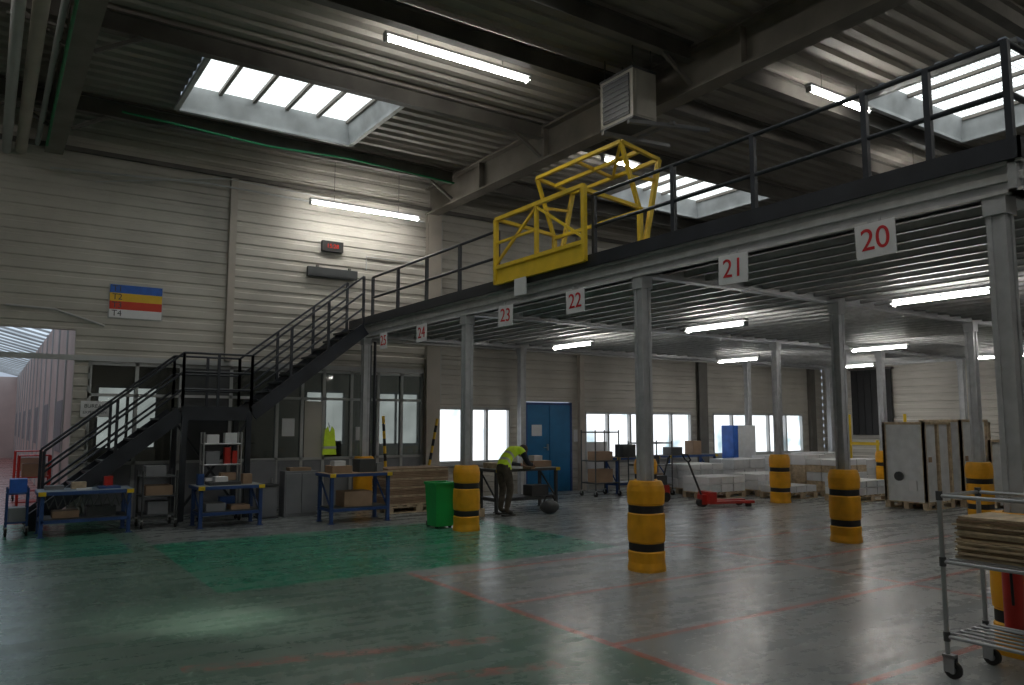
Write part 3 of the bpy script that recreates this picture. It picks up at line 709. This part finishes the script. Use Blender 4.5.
# ---------------------------------------------------------------- worker
def worker(px,py,ang):
    J={'pel':(-.06,0,.90),'spi':(.04,0,1.03),'che':(.18,0,1.13),'nkb':(.30,0,1.19),'nk':(.36,0,1.185),'hd':(.42,0,1.16),
       'hipL':(-.06,.09,.86),'kneL':(.08,.13,.47),'ankL':(.02,.14,.09),'toeL':(.17,.16,.04),
       'hipR':(-.06,-.09,.86),'kneR':(.00,-.13,.47),'ankR':(-.12,-.14,.09),'toeR':(.03,-.16,.04),
       'shL':(.27,.17,1.15),'elL':(.34,.24,.91),'wrL':(.56,.15,.88),'haL':(.62,.13,.87),
       'shR':(.27,-.17,1.15),'elR':(.36,-.24,.92),'wrR':(.57,-.15,.89),'haR':(.63,-.13,.88)}
    R={'pel':(.135,.12),'spi':(.125,.12),'che':(.145,.13),'nkb':(.09,.085),'nk':(.055,.055),'hd':(.06,.06),
       'hipL':(.098,.098),'kneL':(.068,.068),'ankL':(.05,.05),'toeL':(.042,.032),'shL':(.066,.066),'elL':(.048,.048),'wrL':(.031,.03),'haL':(.038,.022)}
    for k in list(R):
        if k.endswith('L'): R[k[:-1]+'R']=R[k]
    E=[('pel','spi'),('spi','che'),('che','nkb'),('nkb','nk'),('nk','hd')]
    for s in 'LR': E+=[('pel','hip'+s),('hip'+s,'kne'+s),('kne'+s,'ank'+s),('ank'+s,'toe'+s),('nkb','sh'+s),('sh'+s,'el'+s),('el'+s,'wr'+s),('wr'+s,'ha'+s)]
    names=list(J); me=bpy.data.meshes.new('sk'); me.from_pydata([J[n] for n in names],[(names.index(a),names.index(b)) for a,b in E],[])
    ob=bpy.data.objects.new('sk',me); bpy.context.collection.objects.link(ob)
    sk=ob.modifiers.new('s','SKIN'); sk.use_smooth_shade=True; sk.branch_smoothing=.3
    for i,n in enumerate(names):
        v=me.skin_vertices[0].data[i]; v.radius=R[n]; v.use_root=(n=='pel')
    sb=ob.modifiers.new('u','SUBSURF'); sb.levels=2; sb.render_levels=2
    dg=bpy.context.evaluated_depsgraph_get(); bm_me=bpy.data.meshes.new_from_object(ob.evaluated_get(dg)); bpy.data.objects.remove(ob)
    b=B('warehouse_worker')
    i0={k:b.mi(k) for k in ('vest','silver','sleeve','trouser','skin','shoe','hair')}
    b.bm.from_mesh(bm_me)
    def seg(p,a,c):
        a=Vector(a);c=Vector(c);t=max(0,min(1,(p-a).dot(c-a)/(c-a).length_squared)); return (p-a-(c-a)*t).length
    lab={}
    for a,c in E:
        n=a+c
        lab[(a,c)]='vest'
        if 'kne' in n or c.startswith('hip'): lab[(a,c)]='trouser'
        if 'toe' in n: lab[(a,c)]='shoe'
        if c.startswith('el') or c.startswith('wr'): lab[(a,c)]='sleeve'
        if c.startswith('ha') or (a,c)==('nk','hd') or (a,c)==('nkb','nk'): lab[(a,c)]='skin'
    for f_ in b.bm.faces:
        p=f_.calc_center_median(); best=min(E,key=lambda e:seg(p,J[e[0]],J[e[1]])/(.5*(R[e[0]][0]+R[e[1]][0])))
        k=lab[best]
        if k in('trouser','vest') and best in(('pel','spi'),('pel','hipL'),('pel','hipR')): k='vest' if (p-Vector(J['pel'])).dot(Vector((.6,0,.8)))>-.03 else 'trouser'
        if k=='vest':
            t=(p-Vector(J['pel'])).dot((Vector(J['nkb'])-Vector(J['pel'])).normalized())
            if .05<t<.09 or .19<t<.23: k='silver'
        f_.material_index=i0[k]; f_.smooth=True
    hc=Vector((.475,0,1.135)); hm=Matrix.Rotation(math.radians(62),3,'Y')
    def H(v): return hc+hm@Vector(v)
    b.ball(hc,.1,'skin',20,14,(.93,.76,1.15),hm)
    b.ball(H((.012,0,-.07)),.062,'skin',14,10,(1,.85,.8),hm)
    b.ball(H((-.016,0,.022)),.104,'hair',20,14,(.92,.80,1.1),hm)
    b.cyl(H((.088,0,.012)),H((.112,0,-.025)),.008,'skin',8,.014)
    for s in (-1,1):
        b.ball(H((.0,s*.078,-.01)),.026,'skin',10,8,(.6,.35,1.1),hm)
        b.ball(H((.083,s*.03,.008)),.012,'white',8,6); b.ball(H((.092,s*.03,.008)),.006,'black',8,6)
        b.beam(H((.092,s*.015,.028)),H((.086,s*.045,.026)),.006,.006,'hair')
    b.beam(H((.086,-.022,-.06)),H((.086,.022,-.06)),.008,.006,'redp')
    b.cyl(J['nk'],H((-.01,0,-.05)),.052,'skin',14)
    for s,w0,h0 in ((1,'wrL','haL'),(-1,'wrR','haR')):
        hd=Vector(J[h0]); d=(hd-Vector(J[w0])).normalized(); side=d.cross(Vector((0,0,1))).normalized()
        for i,(o_,L_) in enumerate(((-.03,.062),(-.01,.075),(.01,.07),(.03,.055))):
            p0=hd+side*o_+d*.018; p1=p0+d*L_*.5+Vector((0,0,-.008)); p2=p1+d*L_*.3+Vector((0,0,-.028))
            b.cyl(p0,p1,.009,'skin',8,.008); b.ball(p1,.0085,'skin',8,6); b.cyl(p1,p2,.008,'skin',8,.006); b.ball(p2,.006,'skin',8,6)
        t0=hd-d*.015+side*s*.03; t1=t0+side*s*.022+d*.025+Vector((0,0,-.012)); t2=t1+d*.025+Vector((0,0,-.015))
        b.cyl(t0,t1,.011,'skin',8,.009); b.ball(t1,.009,'skin',8,6); b.cyl(t1,t2,.009,'skin',8,.007)
    b.box(.60,.72,-.10,.10,.80,.845,'card')
    for a in ((.02,.14),(-.12,-.14)): b.box(a[0]-.07,a[0]+.2,a[1]-.045,a[1]+.06,0,.022,'shoe')
    bmesh.ops.transform(b.bm,matrix=rot_at(px,py,0,ang),verts=b.bm.verts)
    b.done()
worker(7.95,12.02,math.radians(14))

# ---------------------------------------------------------------- lights
for i,(tx,ty,e,sz,sh) in enumerate(((1.55,7.35,520,13,.12),(1.75,7.0,800,9,.08),(2.05,6.6,380,10,.1))):
    l=bpy.data.lights.new('sunbeam','SPOT'); l.energy=e; l.spot_size=math.radians(sz); l.spot_blend=1; l.shadow_soft_size=sh; l.color=(1,.97,.85)
    o=bpy.data.objects.new('sunbeam_through_skylight',l); o.location=(4.6,5.3,7.2)
    o.rotation_euler=(Vector((tx,ty,0))-Vector((4.6,5.3,7.2))).to_track_quat('-Z','Y').to_euler(); bpy.context.collection.objects.link(o)

wd=bpy.data.worlds.new('w'); sc.world=wd; wd.use_nodes=True
wd.node_tree.nodes['Background'].inputs[0].default_value=(.7,.82,1,1); wd.node_tree.nodes['Background'].inputs[1].default_value=.6

cam=bpy.data.cameras.new('camera'); cam.sensor_width=36; cam.lens=781/1024*36; cam.clip_start=.05; cam.clip_end=300
co=bpy.data.objects.new('camera',cam); co.location=(0,0,1.65); co.rotation_euler=(math.radians(95.92),0,math.radians(-33.97))
bpy.context.collection.objects.link(co); sc.camera=co
